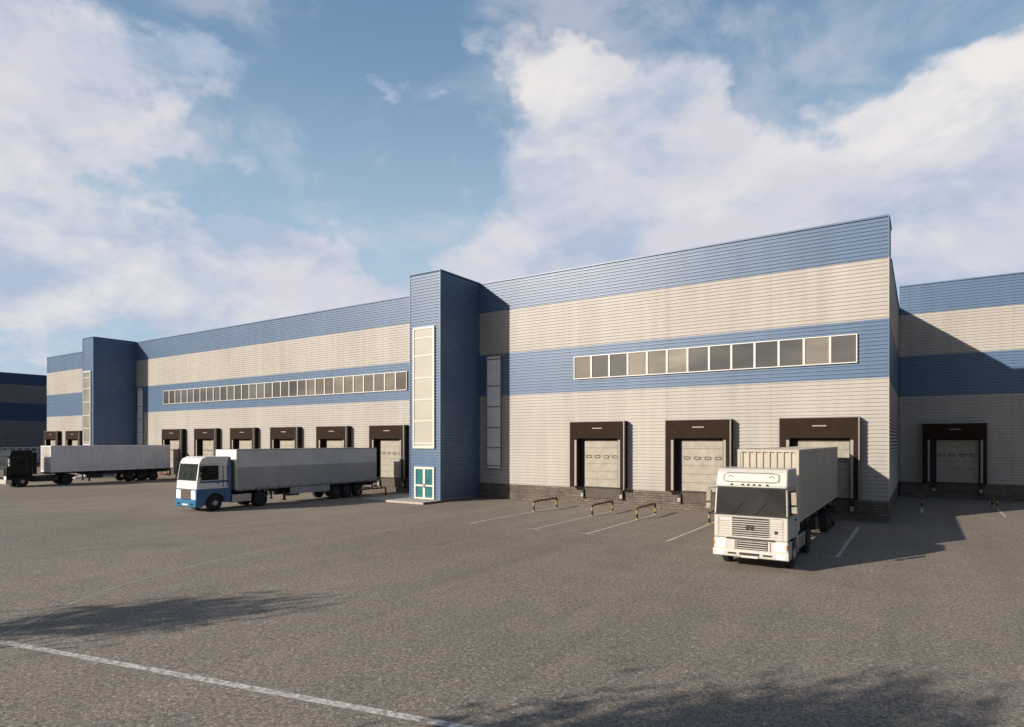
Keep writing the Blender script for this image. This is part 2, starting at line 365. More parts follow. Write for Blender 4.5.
def paint_mat():
    m = bpy.data.materials.new('road_paint'); m.use_nodes = True
    t = m.node_tree; p = t.nodes['Principled BSDF']; p.inputs['Roughness'].default_value = 0.8
    g = t.nodes.new('ShaderNodeNewGeometry')
    n = t.nodes.new('ShaderNodeTexNoise'); n.inputs['Scale'].default_value = 9; n.inputs['Detail'].default_value = 9; n.inputs['Roughness'].default_value = 0.75
    t.links.new(g.outputs['Position'], n.inputs['Vector'])
    r = t.nodes.new('ShaderNodeMapRange'); r.inputs[1].default_value = 0.42; r.inputs[2].default_value = 0.56
    t.links.new(n.outputs[0], r.inputs[0])
    mx = t.nodes.new('ShaderNodeMix'); mx.data_type = 'RGBA'; mx.inputs[6].default_value = (0.28, 0.24, 0.20, 1); mx.inputs[7].default_value = (0.72, 0.68, 0.62, 1)
    t.links.new(r.outputs[0], mx.inputs[0]); t.links.new(mx.outputs[2], p.inputs['Base Color'])
    return m
M['paint'] = paint_mat()
M['faint_paint'] = mat('worn_paint', (0.42, 0.385, 0.335), 0.9, var=0.25, vscale=5)

def stripe_mat():
    m = bpy.data.materials.new('hazard_stripes'); m.use_nodes = True
    t = m.node_tree; p = t.nodes['Principled BSDF']; p.inputs['Roughness'].default_value = 0.5
    g = t.nodes.new('ShaderNodeNewGeometry'); sp = t.nodes.new('ShaderNodeSeparateXYZ'); t.links.new(g.outputs['Position'], sp.inputs[0])
    a = t.nodes.new('ShaderNodeMath'); a.operation = 'ADD'; t.links.new(sp.outputs[1], a.inputs[0]); t.links.new(sp.outputs[2], a.inputs[1])
    b = t.nodes.new('ShaderNodeMath'); b.operation = 'MULTIPLY'; b.inputs[1].default_value = 2.3; t.links.new(a.outputs[0], b.inputs[0])
    c = t.nodes.new('ShaderNodeMath'); c.operation = 'FRACT'; t.links.new(b.outputs[0], c.inputs[0])
    d = t.nodes.new('ShaderNodeMath'); d.operation = 'GREATER_THAN'; d.inputs[1].default_value = 0.5; t.links.new(c.outputs[0], d.inputs[0])
    mx = t.nodes.new('ShaderNodeMix'); mx.data_type = 'RGBA'; mx.inputs[6].default_value = (0.02, 0.018, 0.015, 1); mx.inputs[7].default_value = (0.28, 0.20, 0.06, 1)
    t.links.new(d.outputs[0], mx.inputs[0]); t.links.new(mx.outputs[2], p.inputs['Base Color'])
    return m
M['stripes'] = stripe_mat()

# ------------------------------------------------------------------ mesh helpers
class MB:
    def __init__(s): s.v = []; s.f = []; s.mi = []; s.cur = 0
    def m(s, i): s.cur = i; return s
    def add(s, vs, fs):
        o = len(s.v); s.v += [tuple(x) for x in vs]
        for f in fs: s.f.append(tuple(o + i for i in f)); s.mi.append(s.cur)
        return s
    def box(s, x0, x1, y0, y1, z0, z1):
        return s.add([(x0, y0, z0), (x1, y0, z0), (x1, y1, z0), (x0, y1, z0), (x0, y0, z1), (x1, y0, z1), (x1, y1, z1), (x0, y1, z1)],
                     [(0, 3, 2, 1), (4, 5, 6, 7), (0, 1, 5, 4), (1, 2, 6, 5), (2, 3, 7, 6), (3, 0, 4, 7)])
    def prism(s, prof, x0, x1):      # profile in (y, z), extruded along x
        n = len(prof)
        vs = [(x0, y, z) for y, z in prof] + [(x1, y, z) for y, z in prof]
        fs = [tuple(range(n - 1, -1, -1)), tuple(range(n, 2 * n))] + [(i, (i + 1) % n, n + (i + 1) % n, n + i) for i in range(n)]
        return s.add(vs, fs)
    def cyl(s, p0, p1, r, n=20, r1=None):
        p0, p1 = Vector(p0), Vector(p1); d = (p1 - p0).normalized()
        a = d.orthogonal().normalized(); b = d.cross(a); r1 = r if r1 is None else r1
        vs = []
        for p, rr in ((p0, r), (p1, r1)):
            vs += [p + (a * math.cos(2 * math.pi * i / n) + b * math.sin(2 * math.pi * i / n)) * rr for i in range(n)]
        fs = [(i, (i + 1) % n, n + (i + 1) % n, n + i) for i in range(n)] + [tuple(range(n - 1, -1, -1)), tuple(range(n, 2 * n))]
        return s.add(vs, fs)
    def lathe(s, c, prof, n=28):     # profile of (x offset, radius) about the x axis through c
        vs = []; k = len(prof)
        for dxx, rr in prof:
            vs += [(c[0] + dxx, c[1] + rr * math.cos(2 * math.pi * i / n), c[2] + rr * math.sin(2 * math.pi * i / n)) for i in range(n)]
        fs = [(j * n + i, j * n + (i + 1) % n, (j + 1) * n + (i + 1) % n, (j + 1) * n + i) for j in range(k - 1) for i in range(n)]
        fs += [tuple(range(n)), tuple((k - 1) * n + i for i in range(n - 1, -1, -1))]
        return s.add(vs, fs)
    def tube(s, pts, r, n=8):
        pts = [Vector(p) for p in pts]
        vs = []; ref = None
        for i, p in enumerate(pts):
            d = (pts[min(i + 1, len(pts) - 1)] - pts[max(i - 1, 0)]).normalized()
            if ref is None: ref = d.orthogonal().normalized()
            ref = (ref - d * ref.dot(d)).normalized(); b = d.cross(ref)
            rr = r[i] if isinstance(r, (list, tuple)) else r
            vs += [p + (ref * math.cos(2 * math.pi * j / n) + b * math.sin(2 * math.pi * j / n)) * rr for j in range(n)]
        k = len(pts)
        fs = [(j * n + i, j * n + (i + 1) % n, (j + 1) * n + (i + 1) % n, (j + 1) * n + i) for j in range(k - 1) for i in range(n)]
        fs += [tuple(range(n - 1, -1, -1)), tuple((k - 1) * n + i for i in range(n))]
        return s.add(vs, fs)
    def build(s, name, mats, parent=None, bevel=0.0, smooth=False, segs=2):
        me = bpy.data.meshes.new(name); me.from_pydata(s.v, [], s.f)
        for x in (mats if isinstance(mats, (list, tuple)) else [mats]): me.materials.append(M[x] if isinstance(x, str) else x)
        me.polygons.foreach_set('material_index', s.mi)
        me.update()
        if smooth:
            me.polygons.foreach_set('use_smooth', [True] * len(me.polygons)); me.set_sharp_from_angle(angle=R(35))
        o = bpy.data.objects.new(name, me); COL.objects.link(o)
        if parent is not None: o.parent = parent
        if bevel:
            b = o.modifiers.new('bevel', 'BEVEL'); b.width = bevel; b.segments = segs; b.limit_method = 'ANGLE'; b.angle_limit = R(30)
        return o

def tag(o, label=None, cat=None, group=None, kind=None):
    for k, x in (('label', label), ('category', cat), ('group', group), ('kind', kind)):
        if x: o[k] = x
    return o
def thing(name, label, cat, loc=(0, 0, 0), rz=0, group=None):
    o = bpy.data.objects.new(name, None); COL.objects.link(o); o.location = loc; o.rotation_euler = (0, 0, rz)
    o.empty_display_size = 0.3
    return tag(o, label, cat, group)
def copy_tree(o, parent=None):
    c = o.copy(); COL.objects.link(c)
    if parent is not None: c.parent = parent
    for ch in list(o.children): copy_tree(ch, c)
    return c

# ------------------------------------------------------------------ ground and markings (setting)
g = MB().add([(-1500, -1500, 0), (1500, -1500, 0), (1500, 1500, 0), (-1500, 1500, 0)], [(0, 1, 2, 3)]).build('ground', 'asphalt')
tag(g, kind='structure')

def ribbon(pts, w, z=0.004):
    mb = MB(); vs = []
    pts = [Vector((p[0], p[1], 0)) for p in pts]
    for i, p in enumerate(pts):
        d = (pts[min(i + 1, len(pts) - 1)] - pts[max(i - 1, 0)]).normalized(); nn = Vector((-d.y, d.x, 0)) * w / 2
        vs += [(p.x + nn.x, p.y + nn.y, z), (p.x - nn.x, p.y - nn.y, z)]
    mb.add(vs, [(2 * i, 2 * i + 1, 2 * i + 3, 2 * i + 2) for i in range(len(pts) - 1)])
    return mb
d0 = Vector((-16.05, 5.0)); d1 = Vector((-5.64, 7.21)); dd = (d1 - d0).normalized()
a0 = d0 - dd * 0.05; a1 = d1 + dd * 12
tag(ribbon([(a0.x, a0.y), (a1.x, a1.y)], 0.17).build('lane_line', 'paint'), kind='structure')
tag(ribbon([(-16.3, 4.7), (-16.75, 5.45), (-17.28, 6.05), (-18.0, 6.85), (-18.6, 7.7), (-19.2, 8.7), (-19.75, 9.89), (-20.4, 12.0), (-20.84, 14.02), (-20.9, 16.5), (-20.8, 22)], 0.055, 0.0042).build('edge_line', 'faint_paint'), kind='structure')
tag(ribbon([(-29, 7.2), (-27.5, 9.5), (-26.6, 13), (-26.2, 20)], 0.05, 0.0042).build('edge_line', 'faint_paint'), kind='structure')
for (u, v0, v1, w) in ((-19.0, 25.1, 34.6, .10), (-15.25, 25.1, 34.6, .10), (-12.5, 25.1, 34.6, .12), (-8.8, 25.0, 34.6, .12), (-6.2, 25.0, 34.6, .12), (-2.5, 25.05, 34.4, .14),
                       (0.07, 43.0, 52.2, .14), (3.9, 43.2, 52.2, .12), (-33.9, 31.0, 34.6, .1)):
    mk = ribbon([(u, v0 + 0.08), (u, v1)], w)
    if v0 > 25 and v0 < 26: mk.add([(u - .45, v0, .004), (u + .45, v0, .004), (u + .45, v0 + .08, .004), (u - .45, v0 + .08, .004)], [(0, 1, 2, 3)])
    tag(mk.build('bay_line', 'paint'), kind='structure')

# ------------------------------------------------------------------ cladding
H = 15.6
def clad(p0, p1, z0, z1, out, pitch=0.2, depth=0.04, mb=None):
    """level-ribbed sheet from p0 to p1 (u,v), pushed out along the unit vector out"""
    mb = mb or MB()
    prof = []; z = z0
    while z < z1 - 1e-4:
        for dz_, o in ((0, 0), (0.25, 0.0), (0.40, 1.0), (0.85, 1.0)):
            zz = z + dz_ * pitch
            if zz <= z1: prof.append((zz, o * depth))
        z += pitch
    prof.append((z1, 0))
    vs = []
    for zz, o in prof:
        vs += [(p0[0] + out[0] * o, p0[1] + out[1] * o, zz), (p1[0] + out[0] * o, p1[1] + out[1] * o, zz)]
    mb.add(vs, [(2 * i, 2 * i + 1, 2 * i + 3, 2 * i + 2) for i in range(len(prof) - 1)])
    return mb
BANDS = ((1.06, 7.4, 'beige'), (7.4, 10.4, 'blue'), (10.4, 13.5, 'beige'), (13.5, H, 'blue'))
def clad_wall(parent, p0, p1, out, bands=BANDS):
    for z0, z1, m_ in bands:
        clad(p0, p1, z0, z1, out).build('cladding', m_, parent)
def coping(parent, p0, p1, out, z=H, m_='blue'):
    x0, x1 = min(p0[0], p1[0]) - .03, max(p0[0], p1[0]) + .03; y0, y1 = min(p0[1], p1[1]) - .03, max(p0[1], p1[1]) + .03
    if out[1]: y0, y1 = (y0 - .05, y1 + .2)
    else: x0, x1 = (x0 - .2 if out[0] > 0 else x0 - .05, x1 + .05 if out[0] > 0 else x1 + .2)
    MB().box(x0, x1, y0, y1, z - .02, z + .07).build('coping', m_, parent)

def make_window(name, u0, u1, z0, z1, v, m_, parent, fw=0.055):
    w = MB()
    for a in ((u0, u1, z0, z0 + fw), (u0, u1, z1 - fw, z1), (u0, u0 + fw, z0 + fw, z1 - fw), (u1 - fw, u1, z0 + fw, z1 - fw)):
        w.box(a[0], a[1], v - .11, v + .02, a[2], a[3])
    f = w.build(name, 'frame_white', parent)
    MB().box(u0 + fw, u1 - fw, v - .065, v + .02, z0 + fw, z1 - fw).build('pane', m_, f)
    return f

def shelter(parent, u0, v):
    """dock shelter whose left front corner is at u0 on the wall plane v; fixed to the building"""
    W_, vf = 3.84, v - 0.6
    u1 = u0 + W_
    o0, o1, zt = u0 + .56, u1 - .44, 4.30
    b = MB().box(u0, u1, vf, v - .02, zt, 5.37)
    b.box(u0, o0, vf, v - .02, 1.12, zt).box(o1, u1, vf, v - .02, 1.12, zt)
    s = b.build('dock_shelter', 'brown', parent, bevel=0.015)
    t = MB().box(u1 - .05, u1 + .012, vf - .012, vf + .16, 1.1, 5.385).box(u0 - .012, u0 + .03, vf - .012, vf + .1, 1.1, 5.385).box(u0, u1, vf - .014, v - .02, 5.372, 5.41)
    t.build('edge_trim', 'alu', s)
    MB().box(o0 - .19, o0 - .05, vf - .008, vf + .02, 1.2, 4.2).build('pale_stripe', 'padstripe', s)
    MB().box(o1 + .03, o1 + .17, vf - .008, vf + .02, 1.2, 4.2).build('pale_stripe', 'padstripe', s)
    MB().box(o0, o1, v - .1, v - .06, 1.1, zt).build('reveal', 'void', s)
    # sectional door
    d0_, d1_ = o0 + .34, o1 - .04
    d = MB(); z = 1.17
    for k in range(6):
        d.box(d0_, d1_, v - .16, v - .1, z, z + .495); z += .505
    dr = d.build('loading_door', 'door', s, bevel=0.008)
    n = 4; wd = (d1_ - d0_) / n
    for k in range(n):
        wv = MB()
        cx = d0_ + wd * (k + .5); cz = 3.12; hw, hh = .17, .075
        pts = []
        for a in range(17):
            an = 2 * math.pi * a / 16; ca, sa = math.cos(an), math.sin(an)
            pts.append((cx + hw * math.copysign(abs(ca) ** .5, ca), v - .168, cz + hh * math.copysign(abs(sa) ** .5, sa)))
        wv.tube(pts, .022, 6).build('door_window', 'slot', dr)
    # leveller pit, buffers
    MB().box(d0_ - .05, d1_ + .05, v - .09, v - .02, .42, 1.12).build('leveller_plate', 'pit', s, bevel=.01)
    MB().box(d0_ - .05, d1_ + .05, v - .16, v - .02, 1.1, 1.165).build('leveller_lip', 'chassis', s)
    for uu in (d0_ - .26, d1_ + .02):
        q = MB().box(uu, uu + .2, v - .22, v - .02, .42, .98).build('buffer', 'black', s, bevel=.012)
        MB().box(uu + .01, uu + .19, v - .27, v - .222, .48, .74).build('buffer_pad', 'buffer', q, bevel=.01)
    k = MB(); cx = (u0 + u1) / 2 + .06
    k.box(cx - .34, cx + .34, vf - .006, vf + .01, 4.92, 4.985)
    k.build('name_plate', 'mark', s)
    return s

# ------------------------------------------------------------------ main warehouse
UL, UR, V0, VB = -101.6, -1.38, 37.0, 92.0
wh = thing('warehouse', 'long beige warehouse with blue bands, two blue stair towers and a row of docks', 'warehouse', (-50, V0, 0))
wh_off = Vector((-50, V0, 0))
def under(o, parent_loc):       # geometry is written in world coordinates; keep it there under a shifted base
    o.location = o.location - parent_loc; return o
class Base:                     # collects parts written in world coordinates
    pass
HB, VS = 14.0, V0 + 2.6       # invented roof drop behind the parapet, added to lower the shadow on the wing
core = MB().box(UL, UR, V0 + .02, VS, 0.0, H - .12).box(UL, UR, VS + .002, VB, 0.0, HB - .1)
core.build('wall', 'roof', wh)
MB().box(UL + .01, UR - .0, V0 - .012, V0 + .2, 0, 1.06).box(UR - .1, UR + .012, V0 + .2, VB, 0, 1.06).build('brick_plinth', 'brick', wh)
clad_wall(wh, (UL, V0), (UR, V0), (0, -1))
for uu, oo in ((UR, 1), (UL, -1)):
    clad_wall(wh, (uu, V0), (uu, VS), (oo, 0), BANDS[:3] + ((13.5, H, 'blue'),))
    clad_wall(wh, (uu, VS), (uu, VB), (oo, 0), BANDS[:3] + ((13.5, HB, 'blue'),))
clad_wall(wh, (UL, VS + .03), (UR, VS + .03), (0, 1), ((HB - .3, H, 'blue'),))
for z0, z1, m_ in BANDS:
    MB().box(UR - .01, UR + .052, V0 - .052, V0 + .03, z0, z1).build('corner_trim', m_, wh)
coping(wh, (UL, V0), (UR, V0), (0, -1)); coping(wh, (UR, V0 + .25), (UR, VS), (1, 0)); coping(wh, (UL, V0 + .25), (UL, VS), (-1, 0)); coping(wh, (UR, VS + .1), (UR, VB), (1, 0), HB); coping(wh, (UL, VS + .1), (UL, VB), (-1, 0), HB)
for u0 in (-19.34, -12.86, -6.46, -37.94, -44.5, -51.0, -57.4, -63.8, -70.24, -94.3, -100.9):
    shelter(wh, u0, V0)
n = 13; uu0, uu1 = -19.26, -2.74; st = (uu1 - uu0) / n
for i in range(n):
    make_window('window', uu0 + i * st - .0, uu0 + (i + 1) * st - .004, 8.22, 9.73, V0 - .04, 'win_beige' if i in (0, 3, 4, 5, 11) else 'win_grey', wh)
n = 30; uu0, uu1 = -70.8, -34.18; st = (uu1 - uu0) / n
for i in range(n):
    make_window('window', uu0 + i * st, uu0 + (i + 1) * st - .004, 8.18, 9.69, V0 - .04, 'win_beige' if i >= 20 else 'win_grey', wh)
# framed strips; beside each tower one paints the sunlight patch on the wall
def window_or_sun_strip(parent, u0, u1, z0, z1, v, rails, frame, pane, fw=.09, name='tall_window_or_sun_patch'):
    w = MB()
    w.box(u0, u0 + fw, v - .1, v + .02, z0, z1).box(u1 - fw, u1, v - .1, v + .02, z0, z1)
    w.box(u0 + fw, u1 - fw, v - .1, v + .02, z0, z0 + fw * 1.3).box(u0 + fw, u1 - fw, v - .1, v + .02, z1 - fw * 1.2, z1)
    for r_ in rails: w.box(u0 + fw, u1 - fw, v - .09, v + .02, r_ - .035, r_ + .035)
    f = w.build(name, frame, parent)
    MB().box(u0 + fw, u1 - fw, v - .055, v + .01, z0 + fw, z1 - fw).build('pane', pane, f)  # on the wall beside the towers this pane is the painted sun patch
    return f
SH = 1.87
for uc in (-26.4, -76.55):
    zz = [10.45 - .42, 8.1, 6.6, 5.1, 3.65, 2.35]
    window_or_sun_strip(wh, uc, uc + 1.28, 2.1, 10.3, V0 - .05, zz, 'alu', 'sun_patch', .045)

# stair towers
def tower(u0, u1, v0, glass):
    t = MB().box(u0 + .01, u1 - .01, v0 + .02, V0 + .5, .02, H - .02).build('stair_tower', 'blue', wh)
    TB = ((.1, H, 'blue'),)
    for (a, b, o) in (((u0, v0), (u1, v0), (0, -1)), ((u1, v0), (u1, V0 - .055), (1, 0)), ((u0, v0), (u0, V0 - .055), (-1, 0))):
        clad(a, b, .1, H + .06, o).build('cladding', 'blue', t)
    MB().box(u1 - .01, u1 + .052, v0 - .052, v0 + .03, .1, H + .06).box(u0 - .052, u0 + .01, v0 - .052, v0 + .03, .1, H + .06).build('corner_trim', 'blue', t)
    MB().box(u0 - .07, u1 + .07, v0 - .07, V0 + .3, H + .06, H + .12).build('coping', 'blue', t)
    window_or_sun_strip(t, u0 + .32, u1 - .42, 3.62, 11.95, v0 - .05, [11.2, 9.98, 8.46, 6.97, 5.5, 3.98], 'cream' if glass == 'panelglass' else 'frame_white', glass, .12)
    # double door
    a, b, z0, z1 = u0 + .44, u1 - .44, .16, 2.36
    w = MB(); f = .1; mid = (a + b) / 2
    w.box(a, b, v0 - .13, v0 + .02, z1 - .16, z1).box(a, b, v0 - .13, v0 + .02, z0, z0 + .1)
    for x0, x1 in ((a, a + .14), (mid - .1, mid + .1), (b - .14, b)): w.box(x0, x1, v0 - .13, v0 + .02, z0 + .1, z1 - .16)
    w.box(a + .14, mid - .1, v0 - .125, v0 + .02, 1.02, 1.14).box(mid + .1, b - .14, v0 - .125, v0 + .02, 1.02, 1.14)
    d = w.build('entrance_door', 'cream', t, bevel=.006)
    MB().box(a + .14, b - .14, v0 - .075, v0 + .0, z0 + .1, z1 - .16).build('pane', 'teal', t)
    MB().box(mid - .06, mid - .03, v0 - .19, v0 - .13, .95, 1.2).box(mid + .03, mid + .06, v0 - .19, v0 - .13, .95, 1.2).build('door_handle', 'rim', t)
    return t
tower(-29.77, -27.1, 32.49, 'panelglass')
tower(-79.5, -76.98, 32.44, 'olive')
wh.location = (0, 0, 0)
bpy.context.view_layer.update()

e = MB().box(-32.6, -26.95, 30.6, 36.95, 0, .14).build('entrance_slab', ['concrete', 'dull_brown'], None, bevel=.02)
for p_ in e.data.polygons:
    if p_.normal.x > .9 : p_.material_index = 1  # right-hand riser coloured dark brown
tag(e, 'low pale concrete slab in front of the teal entrance door', 'entrance slab')
e2 = MB().box(-81.5, -76.8, 30.6, 36.95, 0, .14).build('entrance_slab', 'concrete', None, bevel=.02)
tag(e2, 'low concrete slab at the foot of the farther stair tower', 'entrance slab')

# ------------------------------------------------------------------ set-back warehouse on the right
WV = 54.7
sw = thing('warehouse', 'set-back warehouse wing beyond the corner, half in shadow, with one dark dock', 'warehouse')
MB().box(UR + .1, 60, WV + .02, VB, 0, H - .12).build('wall', 'roof', sw)
MB().box(UR + .1, 60, WV - .012, WV + .2, 0, 1.12).build('brick_plinth', 'brick', sw)
clad_wall(sw, (UR + .06, WV), (60, WV), (0, -1), ((1.12, 7.4, 'beige'), (7.4, 10.4, 'blue'), (10.4, 13.5, 'beige'), (13.5, H, 'blue')))
coping(sw, (UR + .1, WV), (60, WV), (0, -1))
for u0 in (0.06, 12.9): shelter(sw, u0, WV)

# ------------------------------------------------------------------ far-left wing
FU = -129.8
fw_ = thing('warehouse', 'far dark warehouse wing at the left end of the yard, its shade put into darker band colours', 'warehouse')
MB().box(FU - 40, FU - .02, 15, 130, 0, H - .12).build('wall', 'roof', fw_)
for z0, z1, m_ in ((0.0, 7.5, 'shaded_beige'), (7.5, 10.6, 'shaded_blue'), (10.6, 13.75, 'shaded_beige'), (13.75, H, 'shaded_blue')):  # shade of the unlit wall is painted in with darker sheet colours
    clad((FU, 15), (FU, 130), z0, z1, (1, 0), .3, .05).build('cladding', m_, fw_)
coping(fw_, (FU, 15), (FU, 130), (1, 0), m_='shaded_blue')
for k in range(7):
    v = 39.6 + k * 1.05
    w = MB()
    for (a, b, z0, z1) in ((v, v + .92, .3, .42), (v, v + .92, 2.8, 2.95), (v, v + .1, .42, 2.8), (v + .82, v + .92, .42, 2.8), (v + .1, v + .82, 1.5, 1.58), (v + .1, v + .82, 2.15, 2.22)):
        w.box(FU - .02, FU + .13, a, b, z0, z1)
    f = w.build('window', 'bright_frame', fw_)
    MB().box(FU - .02, FU + .07, v + .1, v + .82, .42, 2.8).build('pane', 'win_grey', f)

# ------------------------------------------------------------------ wheel guide rails
rail = None
def guide_rail(u, v0, v1, label):
    global rail
    if rail is None:
        h, r = .60, .17
        L = 2.75
        path = [(0, 0, 0), (0, 0, h - r)] + [(0, r - r * math.cos(a), h - r + r * math.sin(a)) for a in (R(22), R(45), R(68), R(90))]
        path += [(0, L * .5, h)]
        path += [(0, L - r + r * math.sin(a), h - r + r * math.cos(a)) for a in (R(0), R(22), R(45), R(68), R(90))] + [(0, L, 0)]
        o = thing('wheel_guide', label, 'wheel guide', (u, v0, 0), 0, 'striped wheel guides at the docks')
        MB().tube(path, .062, 10).build('hoop', 'stripes', o, smooth=True)
        mb = MB().box(-.1, .1, -.1, .1, 0, .02).build('foot_plate', 'yellow_tip', o)
        MB().box(-.1, .1, L - .1, L + .1, 0, .02).build('foot_plate', 'yellow_tip', o)
        rail = o; return o
    o = copy_tree(rail); o.location = (u, v0, 0); tag(o, label)
    return o
for u, v0, lb in ((-18.95, 31.24, 'black and yellow hoop guide left of the dock nearest the stair tower'),
                  (-15.22, 31.3, 'black and yellow hoop guide right of the dock nearest the stair tower'),
                  (-12.6, 31.3, 'black and yellow hoop guide left of the middle dock, between two bay lines'),
                  (-8.78, 31.26, 'black and yellow hoop guide just left of the white truck cab'),
                  (0.07, 46.5, 'black and yellow hoop guide left of the shaded dock on the set-back wing'),
                  (3.75, 46.3, 'black and yellow hoop guide right of the shaded dock on the set-back wing'),
                  (-34.0, 31.6, 'black and yellow hoop guide between the grey trailer and the entrance slab'),
                  (-37.9, 31.3, 'black and yellow hoop guide on the far side of the grey trailer')):
    guide_rail(u, v0, 0, lb)

# ------------------------------------------------------------------ lorries
def make_wheel(parent, x, y, r, w, side, rim='rim', dual=False):
    """wheel whose outer face is at x; side = +1 outer face towards +x"""
    s = side
    t = MB()
    def tyre(x0):
        t.lathe((x0, y, r), [(0, r * .62), (-s * .0, r * .86), (-s * .03, r * .97), (-s * .06, r), (-s * (w - .06), r), (-s * (w - .03), r * .97), (-s * w, r * .86), (-s * w, r * .62)], 30)
        for k in range(3):
            xx = x0 - s * (.09 + k * (w - .18) / 2)
            t.lathe((xx, y, r), [(0, r * .99), (-s * .004, r * 1.012), (-s * .045, r * 1.012), (-s * .05, r * .99)], 30)
    tyre(x)
    if dual: tyre(x - s * (w + .05))
    o = t.build('wheel', 'tyre', parent, smooth=True)
    q = MB()
    if dual: q.lathe((x - s * .012, y, r), [(0, r * .60), (-s * .05, r * .56), (-s * .13, r * .40), (-s * .13, r * .26), (-s * .02, r * .22), (s * .0, r * .12)], 24)
    else: q.lathe((x - s * .012, y, r), [(0, r * .60), (-s * .05, r * .56), (-s * .03, r * .42), (s * .03, r * .28), (s * .07, r * .24), (s * .08, r * .12)], 24)
    for k in range(8):
        a = 2 * math.pi * k / 8; rr = r * (.34 if not dual else .33)
        xx = x - s * (.0 if not dual else .12)
        q.cyl((xx, y + rr * math.cos(a), r + rr * math.sin(a)), (xx + s * .04, y + rr * math.cos(a), r + rr * math.sin(a)), .02, 6)
    q.build('rim', rim, o, smooth=True)
    return o

def slanted(mb, prof2, x0, x1, t):
    """slab that follows the cab front between two (y,z) points, thickness t towards the viewer (-y)"""
    (ya, za), (yb, zb) = prof2
    return mb.prism([(ya, za), (yb, zb), (yb - t, zb), (ya - t, za)][::-1], x0, x1)

